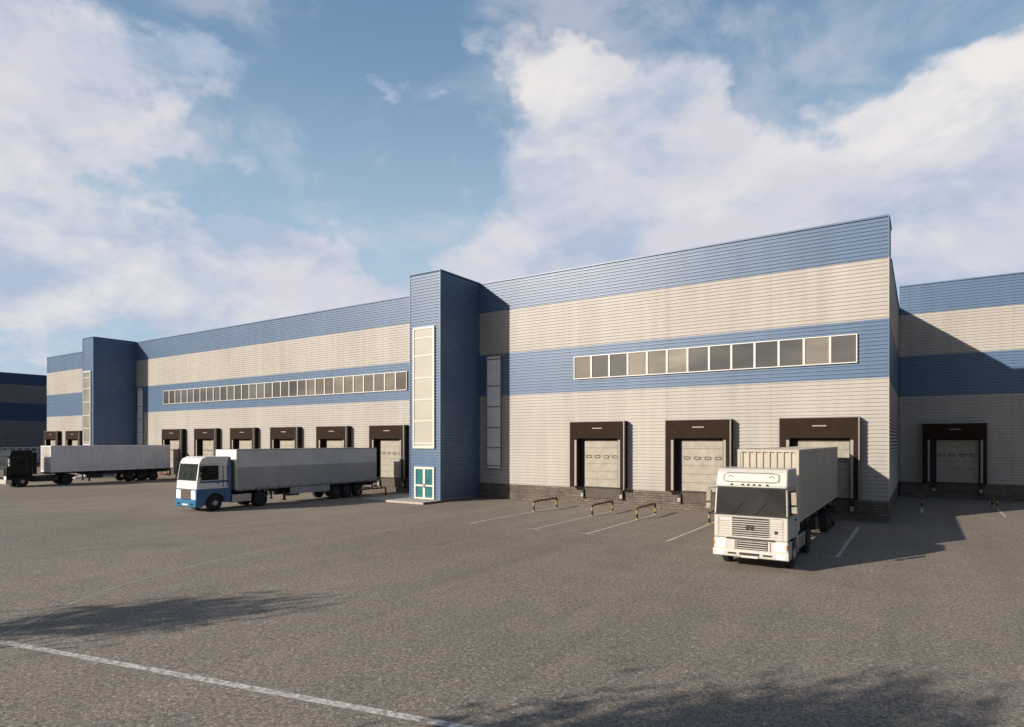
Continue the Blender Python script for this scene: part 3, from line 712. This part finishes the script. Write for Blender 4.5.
def tractor(root, st):
    """local frame: x across, y back from the bumper, z up. Width w"""
    w = st['w'] / 2; Ht = st['h']; cabL = st['cabL']; ax = st['ax']; r = st.get('r', .46); dv = st['drive']
    P, LO = st['paint'], st['low']
    arch = [(ax + (r + .12) * math.cos(R(a)), r + (r + .12) * math.sin(R(a))) for a in range(0, 181, 15)]
    arch = [p for p in arch if p[1] > .38]
    zs = st['split']
    def front_y(z):        # the slope of the cab front
        pr = st['front']
        for (y0, z0), (y1, z1) in zip(pr, pr[1:]):
            if z0 <= z <= z1: return y0 + (y1 - y0) * (z - z0) / (z1 - z0)
        return pr[-1][0]
    up = [(cabL, zs), (cabL, Ht - .06), (cabL - .12, Ht), (st['front'][-1][0] + .1, Ht)] + [p for p in st['front'][::-1] if p[1] > zs] + [(front_y(zs), zs)]
    cab = MB().prism(up, -w, w).build('cab', P, root, bevel=.045, segs=3)
    lowp = [(cabL, zs - .002), (front_y(zs), zs - .002)] + [p for p in st['front'][::-1] if p[1] < zs - .01] + [(arch[-1][0], .38)] + arch[::-1] + [(max(cabL, arch[0][0] + .04), .40 + .1)]
    low = MB().prism(lowp, -w + .004, w - .004).build('cab_base', LO, root, bevel=.02)
    # wheel arch dark inside
    MB().box(-w + .12, w - .12, ax - .5, ax + .6, .5, 1.0).build('wheel_well', 'chassis', root)
    # windscreen
    z0, z1 = st['screen']; y0, y1 = front_y(z0), front_y(z1); gx = w - st.get('pillar', .1)
    g_ = slanted(MB(), ((y0 + .02, z0), (y1 + .02, z1)), -gx, gx, .034).build('windscreen', st['glass'], cab)
    fr = MB()
    for a, b in ((z0 - .035, z0 + .005), (z1 - .005, z1 + .03)):
        slanted(fr, ((front_y(a) + .02, a), (front_y(b) + .02, b)), -gx - .03, gx + .03, .04)
    fr.build('windscreen_seal', 'slot', cab)
    if True:
        wp = MB()
        for k, xx in enumerate((-.55, .15)):
            wp.tube([(xx, y0 - .03, z0), (xx + .35, front_y(z0 + .45) - .03, z0 + .42)], .012, 5)
        wp.build('wiper', 'slot', cab)
    # side windows, doors, handles
    for s in (-1, 1):
        xs = s * w
        def sb(mb, ya, yb, za, zb, t=.006):
            return mb.box(min(xs, xs + s * t), max(xs, xs + s * t), ya, yb, za, zb)
        dy0 = max(front_y(z1), front_y(z0)) + .14; dy1 = min(cabL - .3, ax + .22)
        d = MB().prism([(dy0 - .04, z0 - .02), (dy1, z0 - .02), (dy1, z1 - .08), (dy0 + .05, z1 - .08)], min(xs, xs + s * .008), max(xs, xs + s * .008))
        d.build('side_window', st['glass'], cab, bevel=.003)
        sm = MB()
        sb(sm, dy0 - .12, dy0 - .105, .98, z1, .004); sb(sm, dy1 + .06, dy1 + .075, .98, z1, .004); sb(sm, dy0 - .105, dy1 + .06, z1 - .0, z1 + .015, .004)
        sm.build('door_seam', 'seam', cab)
        h_ = MB(); sb(h_, dy1 - .12, dy1 + .03, z0 - .25, z0 - .2, .035); h_.build('door_handle', 'slot', cab)
        # mirrors
        ym = front_y(z1) + .02
        mm = MB().tube([(xs * .98, ym, z1 - .02), (xs + s * .2, ym - .06, z1 - .02), (xs + s * .2, ym - .06, z0 + .0), (xs * .98, ym, z0 - .05)], .016, 6)
        mo = mm.build('mirror_arm', 'slot', cab)
        MB().box(xs + s * .2 - .085, xs + s * .2 + .085, ym - .13, ym + .0, z1 - .48, z1 - .08).build('mirror', st['mirror'], mo, bevel=.03, segs=3)
        MB().box(xs + s * .2 - .09, xs + s * .2 + .09, ym - .12, ym + .0, z1 - .74, z1 - .53).build('mirror', st['mirror'], mo, bevel=.03, segs=3)
        if st['style'] == 'blue':
            rl = MB()
            for yy in (cabL - .52, cabL - .24): rl.tube([(xs, yy, z0 - .45), (xs + s * .05, yy, z0 - .42), (xs + s * .05, yy, z1 - .12), (xs, yy, z1 - .1)], .018, 6)
            rl.build('grab_rail', 'slot', cab)
            q = MB(); sb(q, front_y(1.75) + .2, cabL - .02, 1.68, 1.80, .005); q.build('side_stripe', 'bpaint', cab)
            q = MB().prism([(cabL - .16, 1.3), (cabL + .012, 1.3), (cabL + .012, Ht - .02), (cabL - .1, Ht - .02), (cabL - .2, Ht - .3)], min(xs, xs + s * .006), max(xs, xs + s * .006)); q.build('side_stripe', 'bpaint', cab)
            q = MB(); sb(q, ax + .62, cabL - .02, .5, 1.18, .02); sb(q, ax + .66, cabL - .1, .78, .8, .03)
            q.build('side_locker', 'bpaint', root)
        else:
            st_ = MB(); sb(st_, arch[0][0] - .02, cabL + .02, .42, .92, .01); sb(st_, front_y(.6) + .02, ax - r - .1, .45, .9, .008); st_.build('step_panel', LO, root)
    # sleeper rear spoilers
    if st['style'] != 'blue':
        for s in (-1, 1):
            MB().box(min(s * w, s * (w - .03)), max(s * w, s * (w - .03)), cabL, cabL + .32, 1.1, Ht - .25).build('side_fairing', P, cab, bevel=.01)
    else:
        MB().prism([(cabL, 1.2), (cabL + .25, 1.2), (cabL + .25, 2.9), (cabL, 3.05)], -w + .12, w - .12).build('rear_housing', 'chassis', cab)
    f0 = front_y
    if st['style'] == 'white':
        # roof light panel with dark outline, marker lamps
        za, zb = 2.85, 3.10
        MB().prism([(f0(za) + .01, za), (f0(zb) + .01, zb), (f0(zb) - .022, zb), (f0(za) - .022, za)][::-1], -.86, .86).build('roof_panel', 'wpaint', cab, bevel=.02)
        pts = []
        for a in range(33):
            an = 2 * math.pi * a / 32; ca, sa = math.cos(an), math.sin(an)
            X = .90 * math.copysign(abs(ca) ** .25, ca); Z = 2.975 + .15 * math.copysign(abs(sa) ** .45, sa)
            pts.append((X, f0(Z) - .008, Z))
        MB().tube(pts, .012, 6).build('panel_outline', 'seam', cab)
        for xx in (-.66, .66):
            MB().tube([(xx - .09, f0(3.0) - .03, 2.99), (xx, f0(3.03) - .03, 3.04), (xx + .08, f0(3.0) - .03, 2.98)], .012, 6).build('panel_badge', 'seam', cab)
        for xx in (-.62, -.26, -.08, .1, .28, .52):
            MB().box(xx - .035, xx + .035, f0(2.75) - .05, f0(2.75) + .02, 2.73, 2.775).build('marker_lamp', 'slot', cab, bevel=.008)
        # sun visor lip
        MB().prism([(f0(2.72), 2.70), (f0(2.72) - .07, 2.68), (f0(2.75) - .07, 2.70), (f0(2.78), 2.74)], -w + .04, w - .04).build('visor', 'wpaint', cab)
        # upper grille: dark backing with white slats
        gl = MB().box(-.56, .58, f0(1.3) - .008, f0(1.3) + .03, 1.08, 1.68).build('grille', 'slot', cab)
        s_ = MB()
        for k in range(8):
            z = 1.115 + k * .07
            s_.box(-.60, .60, f0(z) - .045, f0(z) - .01, z, z + .026)
        s_.build('grille_slat', 'wpaint', gl, bevel=.006)
        em = MB().box(-.12, -.01, f0(1.4) - .065, f0(1.4) - .04, 1.31, 1.45).box(.02, .13, f0(1.4) - .065, f0(1.4) - .04, 1.31, 1.45)
        em.build('emblem', 'slot', gl, bevel=.01)
        # corner panels with seams and louvres
        sm = MB()
        for s in (-1, 1):
            sm.box(s * .99 - .006, s * .99 + .006, f0(1.3) - .006, f0(1.3) + .01, 1.0, 1.66)
            for k in range(6): sm.box(min(s * .64, s * .97), max(s * .64, s * .97), f0(1.3) - .005, f0(1.3) + .01, 1.12 + k * .085, 1.128 + k * .085)
        sm.box(-.99, .99, f0(1.69) - .005, f0(1.69) + .01, 1.688, 1.70)
        sm.build('panel_seam', 'seam', cab)
        MB().box(.74, .84, f0(1.3) - .02, f0(1.3) + .01, 1.22, 1.32).build('badge', 'slot', cab, bevel=.01)
        MB().box(-.74, .74, f0(1.0) - .05, f0(1.0) + .01, .985, 1.02).build('front_lip', 'slot', cab)
        gl = MB().box(-.45, .55, -.01, .03, .66, .955).build('lower_grille', 'slot', low)
        s_ = MB()
        for k in range(4): s_.box(-.36, .52, -.035, -.008, .69 + k * .072, .69 + k * .072 + .024)
        s_.box(-.52, -.46, -.035, -.008, .66, .955).box(.55, .62, -.035, -.008, .66, .955)
        s_.build('grille_slat', 'wpaint', gl, bevel=.006)
        MB().box(-.45, -.37, -.03, -.006, .67, .95).build('number_bracket', 'alu', gl)
        bpr = MB().prism([(-.02, .40), (-.05, .43), (-.05, .60), (-.02, .64), (.5, .64), (.5, .40)], -w - .03, w + .03).build('bumper', 'wpaint', low, bevel=.03, segs=3)
        MB().box(-.32, .30, -.06, -.03, .48, .56).box(-.68, -.42, -.06, -.03, .49, .545).box(.40, .68, -.06, -.03, .49, .545).build('bumper_slot', 'slot', low)
        MB().box(-.26, .26, -.085, -.055, .405, .47).build('number_plate', 'white', low, bevel=.004)
        for s in (-1, 1):
            MB().box(s * .91 - .165, s * .91 + .165, -.045, .02, .70, .92).build('headlight', 'lamp', low, bevel=.02)
            MB().box(s * .94 - .125, s * .94 + .125, -.075, -.03, .45, .59).build('fog_light', 'lamp', low, bevel=.02)
            MB().box(s * (w - .03) - .02, s * (w - .03) + .02, -.03, .05, .74, .90).build('indicator', 'amber', low, bevel=.01)
    elif st['style'] == 'blue':
        # roof is white and set back; upper front white band below the screen
        MB().box(-.52, .52, f0(1.0) - .03, f0(1.0) + .02, .74, 1.30).build('grille', 'grillebrown', low, bevel=.01)
        s_ = MB()
        for k in range(6): s_.box(-.5, .5, f0(1.0) - .04, f0(1.0) - .028, .78 + k * .09, .80 + k * .09)
        s_.build('grille_slat', 'slot', low)
        MB().prism([(-.02, .28), (-.06, .34), (-.06, .68), (0, .73), (.4, .73), (.4, .28)], -w - .01, w + .01).build('bumper', 'bright_blue', low, bevel=.03)
        MB().box(-.3, .3, -.07, -.04, .38, .48).build('number_plate', 'white', low)
        for s in (-1, 1):
            MB().box(s * .78 - .2, s * .78 + .2, f0(1.0) - .045, f0(1.0) + .02, .76, 1.26).build('headlight', 'lamp', low, bevel=.03)
            MB().box(s * .70 - .12, s * .70 + .12, -.08, -.05, .42, .52).build('fog_light', 'glass_dark', low, bevel=.01)
    else:
        MB().box(-.6, .6, f0(1.2) - .03, f0(1.2) + .02, .9, 1.6).build('grille', 'slot', cab)
        s_ = MB()
        for k in range(6): s_.box(-.6, .6, f0(1.2) - .045, f0(1.2) - .028, .95 + k * .11, .98 + k * .11)
        s_.build('grille_slat', 'chrome', cab)
        MB().prism([(-.02, .28), (-.05, .34), (-.05, .66), (0, .7), (.4, .7), (.4, .28)], -w - .01, w + .01).build('bumper', 'wpaint', low, bevel=.03)
        MB().box(-w * .9, w * .9, f0(2.75) - .12, f0(2.75) + .02, z1 + .05, z1 + .17).build('visor', 'kpaint', cab, bevel=.02)
        for s in (-1, 1):
            MB().box(s * .84 - .2, s * .84 + .2, -.03, .02, .72, .98).build('headlight', 'lamp', low, bevel=.02)
    # the cab leans in slightly above the waist
    if st['style'] != 'black':
        todo = [cab] + list(cab.children)
        todo += [c_ for o_ in cab.children for c_ in o_.children]
        for o_ in todo:
            for v_ in o_.data.vertices:
                if v_.co.z > 1.7: v_.co.x *= 1 - .03 * (v_.co.z - 1.7)
    # chassis
    c = MB()
    end = dv + .9
    for s in (-1, 1): c.box(min(s * .32, s * .42), max(s * .32, s * .42), .5, end, .68, .92)
    for yy in (1.9, dv - .5, dv + .7): c.box(-.32, .32, yy, yy + .1, .72, .88)
    c.box(-.32, .32, dv - .12, dv + .12, r - .1, r + .12)
    c.cyl((-w + .3, dv, r), (w - .3, dv, r), .09, 10); c.cyl((-w + .3, ax, r), (w - .3, ax, r), .07, 10)
    ch = c.build('chassis', 'chassis', root)
    MB().cyl((0, dv - .15, .95), (0, dv - .15, 1.04), .42, 24).box(-.4, .4, dv - .1, dv + .5, .92, 1.0).build('fifth_wheel', 'chassis', ch, bevel=.01)
    t0, t1 = cabL + .12, dv - r - .2
    if t1 - t0 > .35:
        for s, mm_ in ((1, st['tank']), (-1, st['tank'])):
            tb = MB(); prof = [(t0, .42), (t0, .9), (t1, .9), (t1, .42)]
            x0, x1 = sorted((s * (w - .06), s * .5))
            tb.box(x0, x1, t0, t1, .4, .88)
            for k in range(3): tb.box(x0 - .01, x1 + .01, t0 + .12 + k * (t1 - t0 - .24) / 2 - .025, t0 + .12 + k * (t1 - t0 - .24) / 2 + .025, .39, .89)
            tb.build('fuel_tank', mm_, ch, bevel=.06, segs=3)
    # mudguards over the drive wheels
    for s in (-1, 1):
        mg = MB(); x0, x1 = sorted((s * (w - .02), s * (w - .58))); pr = []
        for a in range(20, 161, 14): pr.append((dv + (r + .07) * math.cos(R(a)), r + (r + .07) * math.sin(R(a))))
        pr2 = [(dv + (r + .10) * math.cos(R(a)), r + (r + .10) * math.sin(R(a))) for a in range(160, 19, -14)]
        mg.prism(pr + pr2, x0, x1).build('mudguard', st['guard'], ch)
    MB().tube([(-.3, cabL + .18, 1.0), (-.3, cabL + .2, 1.9), (-.1, cabL + .5, 1.5), (-.15, cabL + .55, 1.25)], .02, 6).tube([(.2, cabL + .12, 1.9), (.25, cabL + .4, 1.4), (.1, cabL + .6, 1.25)], .02, 6).build('air_hose', 'slot', ch)
    for s in (-1, 1):
        make_wheel(root, s * (w - .03), ax, r, .26, s, st['rim'])
        make_wheel(root, s * (w - .02), dv, r, .24, s, st['rim'] if st['style'] == 'blue' else 'darkrim', dual=True)
    # rear lamps
    for s in (-1, 1): MB().box(s * .7 - .15, s * .7 + .15, end - .02, end + .04, .72, .84).build('tail_light', 'redlens', ch)

def skeletal_trailer(root, w, y0, y1, zb, axles, r=.45, under=None, leg_y=None, rim='darkrim'):
    w = w / 2
    c = MB()
    for s in (-1, 1):
        x0, x1 = sorted((s * .36, s * .48))
        c.prism([(y0 + .2, zb - .16), (y0 + 2.6, zb - .16), (y0 + 3.1, zb - .36), (y1, zb - .36), (y1, zb - .02), (y0 + .2, zb - .02)], x0, x1)
    k = y0 + .3
    while k < y1: c.box(-w + .02, w - .02, k, k + .1, zb - .12, zb - .012); k += 1.5
    c.box(-w + .02, w - .02, y1 - .16, y1, zb - .2, zb - .012).box(-w + .02, w - .02, y0, y0 + .14, zb - .18, zb - .012)
    for a in axles: c.cyl((-w + .3, a, r), (w - .3, a, r), .08, 10).box(-.5, .5, a - .1, a + .1, r, zb - .3)
    t = c.build('trailer_chassis', 'chassis', root)
    for s in (-1, 1):
        ly = leg_y or y0 + 3.4
        MB().box(s * .72 - .06, s * .72 + .06, ly - .06, ly + .06, .28, zb - .1).box(s * .72 - .12, s * .72 + .12, ly - .14, ly + .14, .24, .28).build('landing_leg', 'chassis', t)
        m_ = MB()
        for a in axles:
            x0, x1 = sorted((s * (w - .0), s * (w - .5)))
            pr = [(a + (r + .07) * math.cos(R(q)), r + (r + .07) * math.sin(R(q))) for q in range(35, 146, 11)]
            pr2 = [(a + (r + .09) * math.cos(R(q)), r + (r + .09) * math.sin(R(q))) for q in range(145, 34, -11)]
            m_.prism(pr + pr2, x0, x1)
        m_.build('mudguard', 'chassis', t)
        for a in axles: make_wheel(root, s * (w - .02), a, r, .34, s, rim)
    MB().box(-w + .05, w - .05, y1 - .06, y1 + .02, .42, .54).box(-.6, -.5, y1 - .05, y1, .5, zb - .2).box(.5, .6, y1 - .05, y1, .5, zb - .2).build('underride_bar', 'chassis', t)
    for s in (-1, 1): MB().box(s * (w - .25) - .16, s * (w - .25) + .16, y1 + .02, y1 + .06, .60, .74).build('tail_light', 'redlens', t)
    for s in (-1, 1):
        k = y0 + 1.2
        while k < y1 - .5:
            MB().box(*sorted((s * (w - .02), s * (w + .012))), k, k + .11, zb - .1, zb - .055).build('marker_lamp', 'amber', t); k += 2.4
    # lockers and tanks beneath
    if under:
        for s in (-1, 1): MB().box(*sorted((s * (w - .6), s * (w - .1))), under, under + .8, .5, zb - .34).build('tool_locker', 'chassis', t, bevel=.03)
    return t

def container(name, label, loc, w, L, z0, z1, side, front, ribs=8, closed_frame='same', group=None):
    """corrugated box; local frame x across, y back, origin at the floor of its front end"""
    root = thing(name, label, 'container', loc, 0, group)
    h = z1 - z0; w2 = w / 2; fr = side
    b = MB(); p = .10
    for s in (-1, 1):      # posts, rails
        x0, x1 = sorted((s * w2, s * (w2 - p)))
        b.box(x0, x1, 0, p, 0, h).box(x0, x1, L - p, L, 0, h).box(x0, x1, p, L - p, 0, .12).box(x0, x1, p, L - p, h - .09, h)
    b.box(-w2 + p, w2 - p, 0, p, 0, .12).box(-w2 + p, w2 - p, 0, p, h - .09, h).box(-w2 + p, w2 - p, L - p, L, 0, .12).box(-w2 + p, w2 - p, L - p, L, h - .09, h)
    b.build('frame', front if front == side else side, root, bevel=.008)
    c = MB()
    for s in (-1, 1):
        for yy in (0, L - .16):
            for zz in (0, h - .12):
                x0, x1 = sorted((s * (w2 + .004), s * (w2 - .15))); c.box(x0, x1, yy - .004, yy + .164, zz - .004, zz + .124)
    c.build('corner_casting', front, root, bevel=.01)
    for s in (-1, 1):
        q = MB(); vs = []; y = p; n_ = int((L - 2 * p) / .26); st = (L - 2 * p) / n_
        for i in range(n_):
            for dy_, o in ((0, .055), (.25, .055), (.40, .015), (.85, .015)):
                yy = p + (i + dy_) * st; vs += [(s * (w2 - o), yy, .12), (s * (w2 - o), yy, h - .09)]
        vs += [(s * (w2 - .055), L - p, .12), (s * (w2 - .055), L - p, h - .09)]
        q.add(vs, [(2 * i, 2 * i + 2, 2 * i + 3, 2 * i + 1) for i in range(len(vs) // 2 - 1)])
        q.build('side_panel', side, root)
    q = MB(); vs = []; st = (w - 2 * p) / ribs
    for i in range(ribs):
        for dx_, o in ((0, .02), (.30, .02), (.42, .075), (.88, .075)):
            vs += [(-w2 + p + (i + dx_) * st, o, .12), (-w2 + p + (i + dx_) * st, o, h - .09)]
    vs += [(w2 - p, .02, .12), (w2 - p, .02, h - .09)]
    q.add(vs, [(2 * i, 2 * i + 2, 2 * i + 3, 2 * i + 1) for i in range(len(vs) // 2 - 1)])
    q.build('front_panel', front, root)
    q = MB().box(-w2 + p, -.01, L - .06, L - .02, .12, h - .09).box(.01, w2 - p, L - .06, L - .02, .12, h - .09)
    d = q.build('rear_door', side, root)
    q = MB()
    for xx in (-.8, -.3, .3, .8): q.cyl((xx * w2, L - .005, .1), (xx * w2, L - .005, h - .1), .02, 8)
    q.build('lock_rod', 'alu', d)
    r_ = MB(); vs = []; n_ = int((L - 2 * p) / .3); st = (L - 2 * p) / n_
    for i in range(n_):
        for dy_, o in ((0, .03), (.3, .03), (.45, .01), (.85, .01)):
            yy = p + (i + dy_) * st; vs += [(-w2 + p, yy, h - o), (w2 - p, yy, h - o)]
    vs += [(-w2 + p, L - p, h - .03), (w2 - p, L - p, h - .03)]
    r_.add(vs, [(2 * i, 2 * i + 2, 2 * i + 3, 2 * i + 1) for i in range(len(vs) // 2 - 1)])
    r_.build('roof_panel', side, root)
    MB().box(-w2 + .05, w2 - .05, .1, L - .1, .0, .1).build('floor', 'dull_brown', root)
    return root

# white lorry, nearest
WT = thing('articulated_lorry', 'white flat-fronted lorry with lit headlamps backed to the right-hand dock', 'truck', (-4.60, 21.0, 0))
tractor(WT, dict(style='white', w=2.28, h=3.26, cabL=1.95, ax=1.22, r=.47, drive=4.55, paint='wpaint', low='wpaint', split=1.0, glass='glass_dark',
                 screen=(1.78, 2.64), pillar=.055, mirror='mirror', rim='rim', tank='chrome', guard='chassis',
                 front=[(.0, .42), (.0, 1.0), (.015, 1.75), (.10, 2.68), (.24, 3.14), (.34, 3.26)]))
skeletal_trailer(WT, 2.2, 3.1, 14.4, 1.32, (10.6, 11.8, 13.0), under=7.2)
container('shipping_container', 'beige ribbed container riding on the white lorry, grey with shade on its side', (-4.55, 23.5, 1.325), 2.06, 12.0, 1.325, 3.86, 'container', 'container', 8)

# blue lorry
BT = thing('articulated_lorry', 'white and blue tall-cabbed lorry with long grey box trailer beside the stair tower', 'truck', (-35.98, 20.05, 0))
tractor(BT, dict(style='blue', w=2.16, h=3.22, cabL=2.15, ax=1.15, r=.47, drive=4.25, paint='wpaint2', low='bpaint', split=1.32, glass='glass_green',
                 screen=(1.86, 2.78), pillar=.10, mirror='kpaint', rim='rim', tank='chrome', guard='chassis',
                 front=[(.0, .30), (.0, 1.32), (.04, 1.80), (.20, 2.85), (.34, 3.10), (.62, 3.22)]))
skeletal_trailer(BT, 2.16, 2.8, 14.3, 1.12, (10.3, 11.35, 12.4), under=6.4)
y0, y1, w2 = 2.5, 14.2, 1.09
bb = MB()
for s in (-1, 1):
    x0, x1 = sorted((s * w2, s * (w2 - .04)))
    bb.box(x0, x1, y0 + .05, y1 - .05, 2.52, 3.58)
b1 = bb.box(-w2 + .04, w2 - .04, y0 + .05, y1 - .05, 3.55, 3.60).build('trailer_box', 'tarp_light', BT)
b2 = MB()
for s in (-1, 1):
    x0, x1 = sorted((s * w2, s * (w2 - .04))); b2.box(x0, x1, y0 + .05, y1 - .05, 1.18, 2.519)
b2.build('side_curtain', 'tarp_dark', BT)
MB().box(-w2, w2, y0, y0 + .05, 1.15, 3.6).build('front_board', 'tarp_white', BT, bevel=.008)
MB().box(-w2, w2, y1 - .05, y1, 1.15, 3.6).build('rear_door', 'tarp_light', BT, bevel=.008)
q = MB()
for s in (-1, 1):
    for k in range(14):
        yy = y0 + .5 + k * .84
        q.box(*sorted((s * (w2 + .008), s * (w2 - .02))), yy, yy + .035, 1.14, 1.30)
q.build('curtain_strap', 'slot', BT)
q = MB()
for s in (-1, 1):
    q.box(*sorted((s * (w2 + .004), s * (w2 - .04))), y0 + .05, y1 - .05, 3.56, 3.62); q.box(*sorted((s * (w2 + .004), s * (w2 - .04))), y0, y1, 1.08, 1.179)
q.build('trailer_rail', 'alu', BT)
for s in (-1, 1):
    MB().box(*sorted((s * (w2 - .01), s * (w2 - .06))), y0 + 3.9, y0 + 7.2, .62, 1.06).build('side_skirt', 'tarp_dark', BT, bevel=.01)

# black lorry
KT = thing('articulated_lorry', 'black lorry with lit headlamps and pale grey container at the far left docks', 'truck', (-68.25, 21.4, 0))
tractor(KT, dict(style='black', w=2.2, h=3.3, cabL=1.95, ax=1.2, r=.47, drive=4.7, paint='kpaint', low='kpaint', split=1.0, glass='glass_green',
                 screen=(1.80, 2.62), pillar=.10, mirror='wpaint', rim='rim', tank='chassis', guard='chassis',
                 front=[(.0, .30), (.0, 1.0), (.03, 1.75), (.2, 2.7), (.32, 3.15), (.45, 3.3)]))
skeletal_trailer(KT, 2.2, 3.3, 14.3, 1.2, (10.2, 11.4, 12.6), under=7.0, rim='darkrim')
container('shipping_container', 'pale grey ribbed container with white front on the black lorry', (-68.25, 24.75, 1.205), 2.2, 10.95, 1.205, 3.66, 'cgrey', 'cwhite', 8)

# ------------------------------------------------------------------ trees by the near edge of the yard (their shadows reach into view)
def tree(loc, h, cr, cz0, seed, label, nleaf=5200):
    rr = random.Random(seed)
    root = thing('tree', label, 'tree', loc, rr.random() * 6, 'trees behind the near edge of the yard')
    t = MB(); t.tube([(0, 0, 0), (.05, .02, h * .3), (-.05, .08, h * .6), (.05, 0, h * .9)], [.2, .16, .1, .03], 9)
    tips = []
    for k in range(13):
        a = k * 2.4 + rr.random(); z = cz0 + (h * .85 - cz0) * (k / 13) * .9
        ln = cr * (1 - .45 * k / 13) * rr.uniform(.7, 1.05)
        e_ = (ln * math.cos(a), ln * math.sin(a), z + ln * .45)
        t.tube([(0, 0, z - .2), (e_[0] * .5, e_[1] * .5, z + ln * .15), e_], [.07, .045, .015], 6); tips.append(e_)
        tips.append((e_[0] * .55, e_[1] * .55, z + ln * .25))
    tips.append((0, 0, h * .92))
    t.build('trunk', 'bark', root, smooth=True)
    c = MB()
    for k in range(nleaf):
        tx, ty, tz = rr.choice(tips); s_ = cr * .30
        p = Vector((tx + rr.gauss(0, s_), ty + rr.gauss(0, s_), min(h, tz + rr.gauss(0, s_ * .8))))
        d = Vector((rr.gauss(0, 1), rr.gauss(0, 1), rr.gauss(0, 1))).normalized(); e_ = d.orthogonal().normalized(); L_ = rr.uniform(.09, .17)
        q = d.cross(e_) * L_ * .5; e_ = e_ * L_
        c.add([p - e_, p - q, p + e_, p + q], [(0, 1, 2, 3)])
    c.build('crown', 'leaf', root)
    return root
tree((-23.6, -6.6, 0), 8.0, 1.45, 4.9, 1, 'slender leafy tree whose narrow shadow crosses the painted lane line', 1300)
tree((-10.4, -6.0, 0), 7.9, 2.2, 3.2, 2, 'broad leafy tree casting the shadow at the bottom right corner of the yard', 9500)
tree((-14.6, -11.8, 0), 8.2, 2.1, 3.0, 3, 'leafy tree between the broad tree and the slender tree', 9000)
tree((-19.6, -15.2, 0), 8.3, 2.1, 3.2, 4, 'leafy tree set farthest back from the yard edge', 8000)
